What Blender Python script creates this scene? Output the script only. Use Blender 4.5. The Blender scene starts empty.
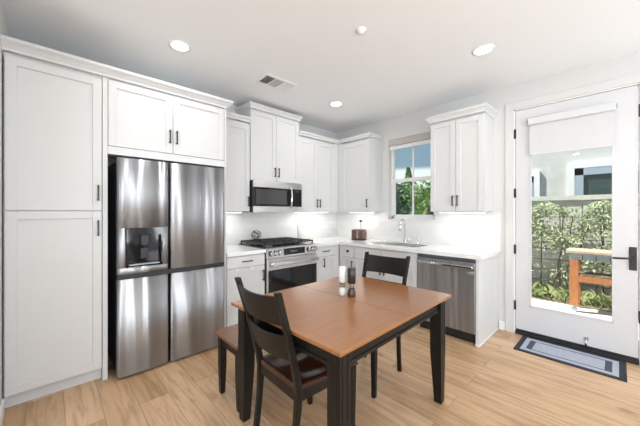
import bpy, bmesh, math, random
from mathutils import Vector, Matrix
PI = math.pi
sc = bpy.context.scene
COL = sc.collection

# ------------------------------------------------------------------ camera, world, lights, exposure
cam_d = bpy.data.cameras.new('camera'); cam = bpy.data.objects.new('camera', cam_d); COL.objects.link(cam)
cam.location = (-3.756, -3.5, 1.345); cam.rotation_euler = (PI/2, 0, math.radians(46.384-90))
cam_d.sensor_width = 36; cam_d.lens = 16.0; cam_d.shift_y = -0.00125; cam_d.clip_start = 0.02
sc.camera = cam
sc.view_settings.view_transform = 'Standard'; sc.view_settings.look = 'None'
sc.view_settings.gamma = 1; sc.view_settings.use_curve_mapping = False
sc.view_settings.exposure = 0.25

w = bpy.data.worlds.new('world'); sc.world = w; w.use_nodes = True
nt = w.node_tree; nt.nodes.clear()
wo = nt.nodes.new('ShaderNodeOutputWorld'); bg = nt.nodes.new('ShaderNodeBackground'); bg.inputs[1].default_value = 1.0
tc = nt.nodes.new('ShaderNodeTexCoord'); sx = nt.nodes.new('ShaderNodeSeparateXYZ'); rp = nt.nodes.new('ShaderNodeValToRGB')
nt.links.new(tc.outputs['Generated'], sx.inputs[0]); nt.links.new(sx.outputs[2], rp.inputs[0])
nt.links.new(rp.outputs[0], bg.inputs[0]); nt.links.new(bg.outputs[0], wo.inputs[0])
e = rp.color_ramp.elements
e[0].position = 0.138; e[0].color = (0.86, 0.92, 0.94, 1)
e[1].position = 0.150; e[1].color = (0.25, 0.36, 0.45, 1)
e2 = rp.color_ramp.elements.new(0.5); e2.color = (0.22, 0.38, 0.55, 1)

def sun():
    d = bpy.data.lights.new('sun', 'SUN'); d.energy = 9.0; d.angle = 0.01; d.color = (1, .96, .9)
    o = bpy.data.objects.new('sun', d); COL.objects.link(o)
    v = Vector((0.30, -0.62, -1.0)); o.rotation_euler = v.to_track_quat('-Z', 'Y').to_euler()
sun()
def area(name, loc, direction, sx_, sy_, power, color=(1, 1, 1), spread=PI):
    d = bpy.data.lights.new(name, 'AREA'); d.shape = 'RECTANGLE'; d.size = sx_; d.size_y = sy_
    d.energy = power; d.color = color; d.spread = spread
    o = bpy.data.objects.new(name, d); COL.objects.link(o); o.location = loc
    o.rotation_euler = Vector(direction).to_track_quat('-Z', 'Y').to_euler()
    return o
FILL_TINT = (0.88, 0.94, 1.0)  # cool tint shared by the added fill lamps
area('added_fill_back', (-3.1, -6.85, 1.2), (0, 1, 1.4), 1.5, 2.0, 82, FILL_TINT)  # added fill lamp behind the camera, tilted up to brighten the ceiling
area('added_fill_back', (-1.35, -6.85, 1.2), (0, 1, 1.4), 0.8, 2.0, 50, FILL_TINT)  # second added fill, kept apart so the steel reflects separate streaks
area('added_fill_left', (-7.3, -5.4, 1.2), (1, 0.25, 1.4), 2.6, 2.0, 145, FILL_TINT)  # added fill lamp on the unseen left side, aimed up at the ceiling

# ------------------------------------------------------------------ helpers
def new_mat(name, color, rough=0.5, metal=0.0, **k):
    m = bpy.data.materials.new(name); m.use_nodes = True
    b = m.node_tree.nodes['Principled BSDF']
    b.inputs['Base Color'].default_value = (*color, 1); b.inputs['Roughness'].default_value = rough
    b.inputs['Metallic'].default_value = metal
    for kk, v in k.items(): b.inputs[kk.replace('_', ' ')].default_value = v
    # a little surface variation keeps every material procedural
    t = m.node_tree
    if 'Transmission_Weight' not in k:
        tcn = t.nodes.new('ShaderNodeTexCoord'); n = t.nodes.new('ShaderNodeTexNoise'); n.inputs['Scale'].default_value = 35
        mr = t.nodes.new('ShaderNodeMapRange'); mr.inputs[3].default_value = max(rough-.03, 0.02); mr.inputs[4].default_value = rough+.03
        t.links.new(tcn.outputs['Object'], n.inputs['Vector']); t.links.new(n.outputs[0], mr.inputs[0]); t.links.new(mr.outputs[0], b.inputs['Roughness'])
    return m
def nodes(m):
    t = m.node_tree; return t, t.nodes['Principled BSDF']
def add_bump(m, scale, strength, stretch=(1, 1, 1), dist=0.01, detail=2.0):
    t, b = nodes(m)
    tcn = t.nodes.new('ShaderNodeTexCoord'); mp = t.nodes.new('ShaderNodeMapping'); mp.inputs['Scale'].default_value = stretch
    n = t.nodes.new('ShaderNodeTexNoise'); n.inputs['Scale'].default_value = scale; n.inputs['Detail'].default_value = detail
    bu = t.nodes.new('ShaderNodeBump'); bu.inputs['Strength'].default_value = strength; bu.inputs['Distance'].default_value = dist
    t.links.new(tcn.outputs['Object'], mp.inputs[0]); t.links.new(mp.outputs[0], n.inputs['Vector'])
    t.links.new(n.outputs[0], bu.inputs['Height']); t.links.new(bu.outputs[0], b.inputs['Normal'])
    return m
def noise_color(m, c1, c2, scale, stretch=(1, 1, 1), detail=4):
    t, b = nodes(m)
    tcn = t.nodes.new('ShaderNodeTexCoord'); mp = t.nodes.new('ShaderNodeMapping'); mp.inputs['Scale'].default_value = stretch
    n = t.nodes.new('ShaderNodeTexNoise'); n.inputs['Scale'].default_value = scale; n.inputs['Detail'].default_value = detail
    r = t.nodes.new('ShaderNodeValToRGB'); r.color_ramp.elements[0].position = .3; r.color_ramp.elements[1].position = .7
    r.color_ramp.elements[0].color = (*c1, 1); r.color_ramp.elements[1].color = (*c2, 1)
    t.links.new(tcn.outputs['Object'], mp.inputs[0]); t.links.new(mp.outputs[0], n.inputs['Vector'])
    t.links.new(n.outputs[0], r.inputs[0]); t.links.new(r.outputs[0], b.inputs['Base Color'])
    return m
def emit_mat(name, color, s):
    m = bpy.data.materials.new(name); m.use_nodes = True; t, b = nodes(m)
    b.inputs['Base Color'].default_value = (*color, 1)
    b.inputs['Emission Color'].default_value = (*color, 1); b.inputs['Emission Strength'].default_value = s
    return m

class MB:
    """collects shapes for one mesh"""
    def __init__(s): s.bm = bmesh.new()
    def box(s, x0, x1, y0, y1, z0, z1, bev=0.0, seg=2, mi=0):
        if x0 > x1: x0, x1 = x1, x0
        if y0 > y1: y0, y1 = y1, y0
        if z0 > z1: z0, z1 = z1, z0
        r = bmesh.ops.create_cube(s.bm, size=1.0, matrix=Matrix.Translation(((x0+x1)/2, (y0+y1)/2, (z0+z1)/2)) @ Matrix.Diagonal((x1-x0, y1-y0, z1-z0, 1)))
        vs = r['verts']; fs = set(f for v in vs for f in v.link_faces)
        for f in fs: f.material_index = mi
        if bev > 0:
            es = list({ed for v in vs for ed in v.link_edges})
            rr = bmesh.ops.bevel(s.bm, geom=es, offset=bev, segments=seg, affect='EDGES', profile=0.5)
            for f in rr['faces']: f.smooth = True; f.material_index = mi
        return s
    def cyl(s, p, q, r0, r1=None, n=20, mi=0, smooth=True):
        p, q = Vector(p), Vector(q); r1 = r0 if r1 is None else r1
        d = q-p; L = d.length; rot = d.to_track_quat('Z', 'Y').to_matrix().to_4x4()
        r = bmesh.ops.create_cone(s.bm, cap_ends=True, segments=n, radius1=r0, radius2=r1, depth=L, matrix=Matrix.Translation((p+q)/2) @ rot)
        for f in {f for v in r['verts'] for f in v.link_faces}:
            f.material_index = mi
            if len(f.verts) == 4 and smooth: f.smooth = True
        return s
    def sphere(s, c, r, sc_=(1, 1, 1), mi=0, n=16):
        rr = bmesh.ops.create_uvsphere(s.bm, u_segments=n, v_segments=n//2+2, radius=r, matrix=Matrix.Translation(c) @ Matrix.Diagonal((*sc_, 1)))
        for f in {f for v in rr['verts'] for f in v.link_faces}: f.smooth = True; f.material_index = mi
        return s
    def lathe(s, prof, c=(0, 0, 0), n=24, mi=0):
        rings = []
        for r, z in prof:
            rings.append([s.bm.verts.new((c[0]+r*math.cos(2*PI*i/n), c[1]+r*math.sin(2*PI*i/n), c[2]+z)) for i in range(n)])
        for a, b in zip(rings, rings[1:]):
            for i in range(n):
                f = s.bm.faces.new((a[i], a[(i+1) % n], b[(i+1) % n], b[i])); f.smooth = True; f.material_index = mi
        f = s.bm.faces.new(list(reversed(rings[0]))); f.material_index = mi
        f = s.bm.faces.new(rings[-1]); f.material_index = mi
        return s
    def tube(s, pts, r, n=10, closed=False, mi=0):
        pts = [Vector(p) for p in pts]; N = len(pts); rings = []
        rr = r if isinstance(r, (list, tuple)) else [r]*N
        up = None
        for i in range(N):
            a = pts[(i-1) % N] if (closed or i > 0) else pts[i]; b = pts[(i+1) % N] if (closed or i < N-1) else pts[i]
            t = (b-a).normalized()
            if up is None:
                up = Vector((0, 0, 1)) if abs(t.z) < .9 else Vector((1, 0, 0))
            u = (up - t*up.dot(t)).normalized(); v = t.cross(u); up = u
            rings.append([s.bm.verts.new(pts[i]+(u*math.cos(2*PI*k/n)+v*math.sin(2*PI*k/n))*rr[i]) for k in range(n)])
        rng = range(N if closed else N-1)
        for i in rng:
            a, b = rings[i], rings[(i+1) % N]
            for k in range(n):
                f = s.bm.faces.new((a[k], a[(k+1) % n], b[(k+1) % n], b[k])); f.smooth = True; f.material_index = mi
        if not closed:
            s.bm.faces.new(list(reversed(rings[0]))).material_index = mi; s.bm.faces.new(rings[-1]).material_index = mi
        return s
    def rectsweep(s, secs, mi=0, smooth=False):
        """secs: list of 4-corner rings; joined in order and capped"""
        rings = [[s.bm.verts.new(p) for p in r] for r in secs]; n = len(rings[0])
        for a, b in zip(rings, rings[1:]):
            for i in range(n):
                f = s.bm.faces.new((a[i], a[(i+1) % n], b[(i+1) % n], b[i])); f.material_index = mi; f.smooth = smooth
        s.bm.faces.new(list(reversed(rings[0]))).material_index = mi; s.bm.faces.new(rings[-1]).material_index = mi
        return s
    def build(s, name, mats, parent=None, bevel=0, label=None):
        bmesh.ops.recalc_face_normals(s.bm, faces=s.bm.faces)
        me = bpy.data.meshes.new(name); s.bm.to_mesh(me); s.bm.free()
        for m in (mats if isinstance(mats, (list, tuple)) else [mats]): me.materials.append(m)
        o = bpy.data.objects.new(name, me); COL.objects.link(o)
        if parent is not None:
            o.parent = parent
            if parent.type == 'EMPTY':
                o.matrix_parent_inverse = Matrix.Translation(parent.location).inverted()
        if bevel:
            md = o.modifiers.new('bevel', 'BEVEL'); md.width = bevel; md.segments = 2; md.limit_method = 'ANGLE'
        if label: o['label'] = label
        return o
def thing(name, label, cat, loc=(0, 0, 0), group=None):
    o = bpy.data.objects.new(name, None); COL.objects.link(o); o.location = loc; o.empty_display_size = .1
    o['label'] = label; o['category'] = cat
    if group: o['group'] = group
    return o
def tag(o, label, cat, group=None):
    o['label'] = label; o['category'] = cat
    if group: o['group'] = group
    return o
def struct(o): o['kind'] = 'structure'; return o
def fbox(mb, ax, u0, u1, d0, d1, z0, z1, bev=0, mi=0):
    """box against wall A (u = x, depth d = -y) or wall B (u = y, depth d = -x)"""
    if ax == 'A': return mb.box(u0, u1, -d1, -d0, z0, z1, bev, mi=mi)
    return mb.box(-d1, -d0, u0, u1, z0, z1, bev, mi=mi)
def P(ax, u, d, z): return (u, -d, z) if ax == 'A' else (-d, u, z)

# ------------------------------------------------------------------ materials
M = {}
M['wall'] = add_bump(new_mat('wall_paint', (.66, .66, .648), .85), 160, .05)
M['ceil'] = add_bump(new_mat('ceiling_paint', (.89, .915, .935), .9), 160, .05)
M['trim'] = new_mat('trim_paint', (.84, .84, .835), .45)
M['cab'] = new_mat('cabinet_white', (.675, .68, .68), .42)
M['door'] = new_mat('door_white', (.65, .65, .665), .4)
M['quartz'] = noise_color(new_mat('quartz', (.86, .86, .85), .15), (.82, .82, .81), (.88, .88, .87), 9)
M['black'] = new_mat('black_metal', (.02, .02, .021), .38)
M['blackgloss'] = new_mat('black_glass', (.012, .012, .014), .06)
M['blackplastic'] = new_mat('black_plastic', (.018, .018, .02), .45)
M['iron'] = new_mat('cast_iron', (.025, .025, .025), .6)
M['chrome'] = new_mat('chrome', (.75, .75, .75), .12, 1.0)
M['pull'] = new_mat('dark_pull', (.045, .042, .04), .35, .6)
def steel(name, rough, wob, axis):
    m = new_mat(name, (.45, .47, .50), rough, 1.0)
    t, b = nodes(m)
    tcn = t.nodes.new('ShaderNodeTexCoord')
    mp = t.nodes.new('ShaderNodeMapping'); mp.inputs['Scale'].default_value = (5.5, 5.5, .3)
    n = t.nodes.new('ShaderNodeTexNoise'); n.inputs['Scale'].default_value = 1.0; n.inputs['Detail'].default_value = 1.0
    bu = t.nodes.new('ShaderNodeBump'); bu.inputs['Strength'].default_value = 1.0; bu.inputs['Distance'].default_value = wob
    t.links.new(tcn.outputs['Object'], mp.inputs[0]); t.links.new(mp.outputs[0], n.inputs['Vector'])
    t.links.new(n.outputs[0], bu.inputs['Height'])
    t.links.new(bu.outputs[0], b.inputs['Normal'])
    cz = t.nodes.new('ShaderNodeCombineXYZ'); cz.inputs[2].default_value = 1.0; t.links.new(cz.outputs[0], b.inputs['Tangent'])
    for l in list(b.inputs['Roughness'].links): t.links.remove(l)
    b.inputs['Roughness'].default_value = rough; b.inputs['Anisotropic'].default_value = .95
    return m
M['steel'] = steel('brushed_steel', .38, .075, 'h')
M['steelflat'] = steel('brushed_steel_trim', .3, .012, 'h')
M['steelflat'].node_tree.nodes['Principled BSDF'].inputs['Base Color'].default_value = (.80, .80, .81, 1)
M['steelsink'] = new_mat('sink_steel', (.78, .78, .78), .38, 1.0)
M['darkwood'] = noise_color(new_mat('black_stained_wood', (.014, .012, .010), .4, Specular_IOR_Level=.28), (.007, .0065, .006), (.013, .011, .009), 12, (1, 1, .1))
M['seatwood'] = noise_color(new_mat('espresso_wood', (.04, .014, .008), .2), (.032, .011, .006), (.045, .016, .009), 6, (1, 8, 1))
M['benchwood'] = noise_color(new_mat('walnut_wood', (.22, .10, .05), .25), (.16, .07, .035), (.27, .125, .065), 6, (1, 8, 8))
M['tabletop'] = noise_color(new_mat('cherry_top', (.36, .165, .058), .32, Coat_Weight=.5, Coat_Roughness=.2), (.27, .104, .027), (.33, .133, .036), 4, (1, 9, 9))
M['glass'] = None
def glass_mat(name, tint=(1, 1, 1)):
    m = bpy.data.materials.new(name); m.use_nodes = True; t = m.node_tree; t.nodes.clear()
    o = t.nodes.new('ShaderNodeOutputMaterial'); tr = t.nodes.new('ShaderNodeBsdfTransparent'); gl = t.nodes.new('ShaderNodeBsdfGlossy')
    tr.inputs[0].default_value = (*tint, 1); gl.inputs['Roughness'].default_value = .02
    fr = t.nodes.new('ShaderNodeFresnel'); fr.inputs[0].default_value = 1.35; mx = t.nodes.new('ShaderNodeMixShader')
    t.links.new(fr.outputs[0], mx.inputs[0]); t.links.new(tr.outputs[0], mx.inputs[1]); t.links.new(gl.outputs[0], mx.inputs[2]); t.links.new(mx.outputs[0], o.inputs[0])
    return m
M['glass'] = glass_mat('window_glass', (.95, .97, .96))
M['clear'] = glass_mat('clear_plastic', (.86, .87, .87))

def floor_mat():
    m = new_mat('oak_planks', (.5, .35, .2), .36); t, b = nodes(m)
    for l in list(b.inputs['Roughness'].links): t.links.remove(l)
    b.inputs['Roughness'].default_value = .3
    tcn = t.nodes.new('ShaderNodeTexCoord'); mp = t.nodes.new('ShaderNodeMapping'); mp.inputs['Rotation'].default_value = (0, 0, PI/2); mp.inputs['Location'].default_value = (.31, .07, 0)
    br = t.nodes.new('ShaderNodeTexBrick'); br.inputs['Scale'].default_value = 1; br.inputs['Brick Width'].default_value = 1.5; br.inputs['Row Height'].default_value = .19
    br.inputs['Mortar Size'].default_value = .0016; br.inputs['Mortar Smooth'].default_value = .3; br.offset = .37; br.inputs['Bias'].default_value = 0
    br.inputs['Color1'].default_value = (.0, .0, .0, 1); br.inputs['Color2'].default_value = (1, 1, 1, 1); br.inputs['Mortar'].default_value = (.5, .5, .5, 1)
    t.links.new(tcn.outputs['Object'], mp.inputs[0]); t.links.new(mp.outputs[0], br.inputs['Vector'])
    # plank tone
    r1 = t.nodes.new('ShaderNodeValToRGB'); r1.color_ramp.elements[0].color = (.50, .315, .175, 1); r1.color_ramp.elements[1].color = (.68, .465, .29, 1)
    t.links.new(br.outputs['Color'], r1.inputs[0])
    # grain
    mp2 = t.nodes.new('ShaderNodeMapping'); mp2.inputs['Scale'].default_value = (16, 1.3, 1)
    wn = t.nodes.new('ShaderNodeTexNoise'); wn.inputs['Scale'].default_value = 1.6; wn.inputs['Detail'].default_value = 7; wn.inputs['Roughness'].default_value = .62; wn.inputs['Distortion'].default_value = .6
    vadd = t.nodes.new('ShaderNodeVectorMath'); vadd.operation = 'MULTIPLY_ADD'
    vadd.inputs[1].default_value = (7, 7, 7)
    t.links.new(br.outputs['Color'], vadd.inputs[0]); t.links.new(tcn.outputs['Object'], vadd.inputs[2])
    t.links.new(vadd.outputs[0], mp2.inputs[0]); t.links.new(mp2.outputs[0], wn.inputs['Vector'])
    r2 = t.nodes.new('ShaderNodeValToRGB'); r2.color_ramp.elements[0].position = .34; r2.color_ramp.elements[1].position = .56
    r2.color_ramp.elements[0].color = (.74, .67, .60, 1); r2.color_ramp.elements[1].color = (1.06, 1.06, 1.06, 1)
    t.links.new(wn.outputs[0], r2.inputs[0])
    mx = t.nodes.new('ShaderNodeMixRGB'); mx.blend_type = 'MULTIPLY'; mx.inputs[0].default_value = 1
    t.links.new(r1.outputs[0], mx.inputs[1]); t.links.new(r2.outputs[0], mx.inputs[2])
    # knots
    kn = t.nodes.new('ShaderNodeTexNoise'); kn.inputs['Scale'].default_value = 3.2; kn.inputs['Detail'].default_value = 1
    mp3 = t.nodes.new('ShaderNodeMapping'); mp3.inputs['Scale'].default_value = (2.2, 1, 1)
    t.links.new(tcn.outputs['Object'], mp3.inputs[0]); t.links.new(mp3.outputs[0], kn.inputs['Vector'])
    r3 = t.nodes.new('ShaderNodeValToRGB'); r3.color_ramp.elements[0].position = .68; r3.color_ramp.elements[1].position = .78
    r3.color_ramp.elements[0].color = (1, 1, 1, 1); r3.color_ramp.elements[1].color = (.62, .52, .44, 1)
    t.links.new(kn.outputs[0], r3.inputs[0])
    mx3 = t.nodes.new('ShaderNodeMixRGB'); mx3.blend_type = 'MULTIPLY'; mx3.inputs[0].default_value = 1
    t.links.new(mx.outputs[0], mx3.inputs[1]); t.links.new(r3.outputs[0], mx3.inputs[2])
    mx2 = t.nodes.new('ShaderNodeMixRGB'); mx2.inputs[2].default_value = (.22, .14, .08, 1)
    t.links.new(br.outputs['Fac'], mx2.inputs[0]); t.links.new(mx3.outputs[0], mx2.inputs[1])
    t.links.new(mx2.outputs[0], b.inputs['Base Color'])
    bu = t.nodes.new('ShaderNodeBump'); bu.inputs['Strength'].default_value = .12; bu.inputs['Distance'].default_value = .004
    t.links.new(wn.outputs[0], bu.inputs['Height']); t.links.new(bu.outputs[0], b.inputs['Normal'])
    return m
M['floor'] = floor_mat()
def tile_mat():
    m = new_mat('glazed_tile', (.84, .84, .82), .1); t, b = nodes(m)
    tcn = t.nodes.new('ShaderNodeTexCoord'); s_ = t.nodes.new('ShaderNodeSeparateXYZ'); ad = t.nodes.new('ShaderNodeMath'); cb = t.nodes.new('ShaderNodeCombineXYZ')
    t.links.new(tcn.outputs['Object'], s_.inputs[0]); t.links.new(s_.outputs[0], ad.inputs[0]); t.links.new(s_.outputs[1], ad.inputs[1])
    t.links.new(ad.outputs[0], cb.inputs[0]); t.links.new(s_.outputs[2], cb.inputs[1])
    br = t.nodes.new('ShaderNodeTexBrick'); br.inputs['Scale'].default_value = 1; br.inputs['Brick Width'].default_value = .15; br.inputs['Row Height'].default_value = .075
    br.inputs['Mortar Size'].default_value = .0018; br.inputs['Color1'].default_value = (.78, .78, .765, 1); br.inputs['Color2'].default_value = (.73, .73, .715, 1); br.inputs['Mortar'].default_value = (.72, .72, .70, 1)
    t.links.new(cb.outputs[0], br.inputs['Vector']); t.links.new(br.outputs['Color'], b.inputs['Base Color'])
    n = t.nodes.new('ShaderNodeTexNoise'); n.inputs['Scale'].default_value = 14
    t.links.new(cb.outputs[0], n.inputs['Vector'])
    mm = t.nodes.new('ShaderNodeMath'); mm.operation = 'SUBTRACT'
    t.links.new(n.outputs[0], mm.inputs[0]); t.links.new(br.outputs['Fac'], mm.inputs[1])
    bu = t.nodes.new('ShaderNodeBump'); bu.inputs['Strength'].default_value = .5; bu.inputs['Distance'].default_value = .006
    t.links.new(mm.outputs[0], bu.inputs['Height']); t.links.new(bu.outputs[0], b.inputs['Normal'])
    return m
M['tile'] = tile_mat()
M['shade'] = new_mat('roller_fabric', (.63, .63, .64), .8)
M['shadegrey'] = add_bump(new_mat('beige_shade', (.50, .47, .44), .85), 300, .2)
M['bulb'] = emit_mat('lamp_glow', (1, .97, .92), 9)
M['led'] = emit_mat('led_strip', (1, .97, .93), 6)
M['white_plastic'] = new_mat('white_plastic', (.82, .82, .81), .35)
M['concrete'] = noise_color(new_mat('patio_concrete', (.62, .60, .57), .85), (.58, .56, .53), (.68, .66, .63), 5)
M['stucco'] = add_bump(noise_color(new_mat('grey_stucco', (.55, .55, .54), .95), (.55, .55, .53), (.64, .63, .61), 4), 60, .5)
M['beige'] = add_bump(noise_color(new_mat('garden_wall_stucco', (.5, .48, .42), .95), (.60, .59, .53), (.70, .68, .62), 4), 60, .4)
M['bluetrim'] = new_mat('blue_grey_frame', (.38, .45, .53), .5)
M['soil'] = add_bump(noise_color(new_mat('garden_soil', (.15, .11, .08), .95), (.09, .075, .05), (.26, .21, .15), 14), 40, .8, dist=.03)
M['cedar'] = noise_color(new_mat('cedar_orange', (.45, .17, .06), .5), (.38, .13, .04), (.52, .21, .08), 8, (6, 6, 1))
M['cedartop'] = noise_color(new_mat('pale_plank_top', (.62, .45, .32), .5), (.55, .38, .26), (.68, .52, .38), 8, (6, 1, 6))
M['greymetal'] = new_mat('grey_metal', (.42, .47, .50), .4, .3)
def leaf(name, c1, c2):
    m = noise_color(new_mat(name, c1, .55), c1, c2, 5)
    t, b = nodes(m); b.inputs['Subsurface Weight'].default_value = 0
    return m
M['leaf'] = leaf('vine_leaf', (.13, .19, .07), (.50, .54, .32))
M['leafdark'] = leaf('tree_leaf', (.018, .07, .028), (.07, .17, .06))
M['leafbright'] = leaf('shrub_leaf', (.09, .20, .05), (.28, .40, .12))
M['grass'] = leaf('grass_blade', (.16, .24, .08), (.42, .44, .22))
M['bark'] = noise_color(new_mat('bark', (.1, .07, .05), .9), (.06, .045, .03), (.14, .1, .07), 20)

# ------------------------------------------------------------------ room shell
H = 2.763
struct(MB().box(-7.5, 0.02, -7.0, 0.0, -.12, 0).build('floor', M['floor']))
struct(MB().box(-7.6, 0.15, -7.1, 0.15, H, H+.12).build('ceiling', M['ceil']))
struct(MB().box(-4.12, 0.15, 0, .15, 0, H).build('wall_back', M['wall']))          # the wall behind fridge and range
# right wall with window and door openings
WY0, WY1, WZ0, WZ1 = -1.075, -1.80, 1.245, 2.44
DY0, DY1, DZ = -2.690, -3.645, 2.49
mb = MB()
mb.box(0, .15, WY0, 0, 0, H)
mb.box(0, .15, WY1, WY0, 0, WZ0); mb.box(0, .15, WY1, WY0, WZ1, H)
mb.box(0, .15, DY0, WY1, 0, H)
mb.box(0, .15, DY1, DY0, DZ, H)
mb.box(0, .15, -7.0, DY1, 0, H)
struct(mb.build('wall_right', M['wall']))
struct(MB().box(-4.12, -3.985, -1.3, 0, 0, H).build('wall_left', M['wall']))
# rest of the open-plan room, out of view: far left and front walls with large window openings
mb = MB(); mb.box(-7.62, -7.5, -7.1, -6.75, 0, H); mb.box(-7.62, -7.5, -4.0, 0.0, 0, H); mb.box(-7.62, -7.5, -6.75, -4.0, 2.4, H); mb.box(-7.62, -7.5, -6.75, -4.0, 0, .2)
mb.box(-7.5, -4.12, -1.42, -1.3, 0, H)
struct(mb.build('wall_far_left', M['wall']))
mb = MB(); mb.box(-7.5, -3.9, -7.12, -7.0, 0, H); mb.box(-.9, 0, -7.12, -7.0, 0, H); mb.box(-2.3, -1.8, -7.12, -7.0, .2, 2.4); mb.box(-4.0, -.8, -7.12, -7.0, 2.4, H); mb.box(-4.0, -.8, -7.12, -7.0, 0, .2)
struct(mb.build('wall_front', M['wall']))

# door casing and baseboards
mb = MB(); mb.box(-.016, 0, DY0-.005, DY0+.075, 0, DZ+.075, .003); mb.box(-.016, 0, DY1-.075, DY1+.005, 0, DZ+.075, .003); mb.box(-.016, 0, DY1+.005, DY0-.005, DZ-.005, DZ+.075, .003)
struct(mb.build('trim_1', M['wall']))
struct(MB().box(-.016, -.0005, -2.612, -2.552, 0.001, .10, .004).build('baseboard_right', M['trim']))
struct(MB().box(-.016, -.0005, -7.0, DY1-.077, 0.001, .10, .004).build('baseboard_front', M['trim']))
struct(MB().box(-3.984, -3.97, -1.3, -.67, 0.001, .10, .004).build('baseboard_left', M['trim']))

# ------------------------------------------------------------------ kitchen window
wf = MB()
fx0, fx1 = .085, .135
mb = wf
mb.box(fx0, fx1, WY0-.035, WY0, WZ0, WZ1); mb.box(fx0, fx1, WY1, WY1+.035, WZ0, WZ1)
mb.box(fx0, fx1, WY1, WY0, WZ0, WZ0+.04); mb.box(fx0, fx1, WY1, WY0, WZ1-.04, WZ1)
mb.box(fx0-.012, fx1, WY1, WY0, 1.80, 1.85)
winf = struct(mb.build('window_1', M['trim']))
my = -1.425
MB().box(fx0+.01, fx1-.02, my-.011, my+.011, WZ0+.04, 1.80).box(fx0+.02, fx1-.02, my-.011, my+.011, 1.85, WZ1-.04).build('window_mullion', M['trim'], winf)
MB().box(fx0, fx0+.03, WY1+.035, WY1+.06, WZ0+.04, 1.80).box(fx0, fx0+.03, WY0-.06, WY0-.035, WZ0+.04, 1.80).box(fx0, fx0+.03, WY1+.035, WY0-.035, WZ0+.04, WZ0+.065).build('window_sash', M['trim'], winf)
MB().box(.108, .112, WY1+.03, WY0-.03, WZ0+.035, WZ1-.035).build('window_pane', M['glass'], winf)
b_ = thing('roller_blind', 'beige fabric blind cassette rolled up at the top of the sink window', 'blind', (.03, -1.44, 2.3))
MB().box(-.012, .06, WY1+.006, WY0-.006, 2.345, 2.435, .006).build('cassette', M['shadegrey'], b_)
MB().box(.012, .024, WY1+.01, WY0-.01, 2.29, 2.344, .003).build('bottom_rail', M['trim'], b_, label='white bottom bar')

# ------------------------------------------------------------------ entry door
dr = struct(bpy.data.objects.new('door_1', None)); COL.objects.link(dr); dr.location = (0.02, -3.166, 0)
dr['label'] = 'white full-glass exterior door with black lever'
y0, y1 = -2.712, -3.620; gy0, gy1, gz0, gz1 = -2.842, -3.470, .325, 2.345
mb = MB()
mb.box(0.0, .045, gy0, y0, .055, 2.465); mb.box(0.0, .045, y1, gy1, .055, 2.465)
mb.box(0.0, .045, gy1, gy0, .055, gz0); mb.box(0.0, .045, gy1, gy0, gz1, 2.465)
mb.build('door_slab', M['door'], dr)
mb = MB()
for a, b in ((gy0-.012, gy0), (gy1, gy1+.012)): mb.box(-.006, .02, a, b, gz0, gz1, .002)
mb.box(-.006, .02, gy1, gy0, gz0, gz0+.012, .002); mb.box(-.006, .02, gy1, gy0, gz1-.012, gz1, .002)
mb.build('glazing_bead', M['door'], dr)
MB().box(.02, .026, gy1-.004, gy0+.004, gz0, gz1).build('door_pane', M['glass'], dr)
mb = MB(); mb.box(0, .14, DY0-.018, DY0, 0, DZ); mb.box(0, .14, DY1, DY1+.018, 0, DZ); mb.box(0, .14, DY1, DY0, DZ-.018, DZ)
mb.build('door_jamb', M['trim'], dr)
MB().box(-.012, .15, DY1+.018, DY0-.018, .0, .022, .003).build('threshold', M['blackplastic'], dr)
MB().box(-.004, .044, y1+.004, y0-.004, .024, .058).build('door_sweep', M['blackplastic'], dr)
for z in (2.213, 1.558, .935, .315):
    MB().cyl((-.008, y0+.009, z-.05), (-.008, y0+.009, z+.05), .008).box(-.006, .0, y0-.004, y0+.006, z-.05, z+.05).build('door_hinge', M['black'], dr)
for z in (2.24, .42):
    MB().box(-.008, .02, y1-.012, y1-.002, z-.055, z+.055, .002).build('strike_plate', M['black'], dr)
hp = MB().box(-.012, 0, -3.612, -3.565, .83, 1.035, .005).build('lever_plate', M['black'], dr)
MB().tube([(-.01, -3.589, .935), (-.045, -3.589, .935), (-.052, -3.583, .935), (-.054, -3.56, .935), (-.054, -3.462, .93)], [.011, .010, .010, .009, .008]).build('lever', M['black'], hp)
MB().cyl((-.012, -3.589, 1.0), (-.024, -3.589, 1.0), .013).build('thumb_turn', M['black'], hp)
ds = MB().cyl((-.001, -3.285, .125), (-.012, -3.285, .125), .018).tube([(-.01, -3.285, .12), (-.035, -3.285, .1), (-.04, -3.285, .075)], .006).build('door_holder', M['chrome'], dr)
MB().cyl((-.04, -3.285, .078), (-.042, -3.285, .058), .010).build('rubber_tip', M['blackplastic'], ds)
bl = thing('door_blind', 'white roller blind on the glass door, drawn a quarter down', 'blind', (-.04, -3.156, 1.95))
MB().box(-.062, -.012, -3.485, -2.828, 2.27, 2.352, .012).build('cassette', M['door'], bl)
for yy in (-2.826, -3.494): MB().cyl((-.036, yy, 2.31), (-.036, yy+.007, 2.31), .02).build('end_bracket', M['greymetal'], bl)
MB().box(-.030, -.0285, -3.472, -2.842, 1.965, 2.275).build('fabric', M['shade'], bl)
MB().box(-.034, -.024, -3.472, -2.842, 1.95, 1.966, .002).build('bottom_rail', M['door'], bl)

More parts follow.
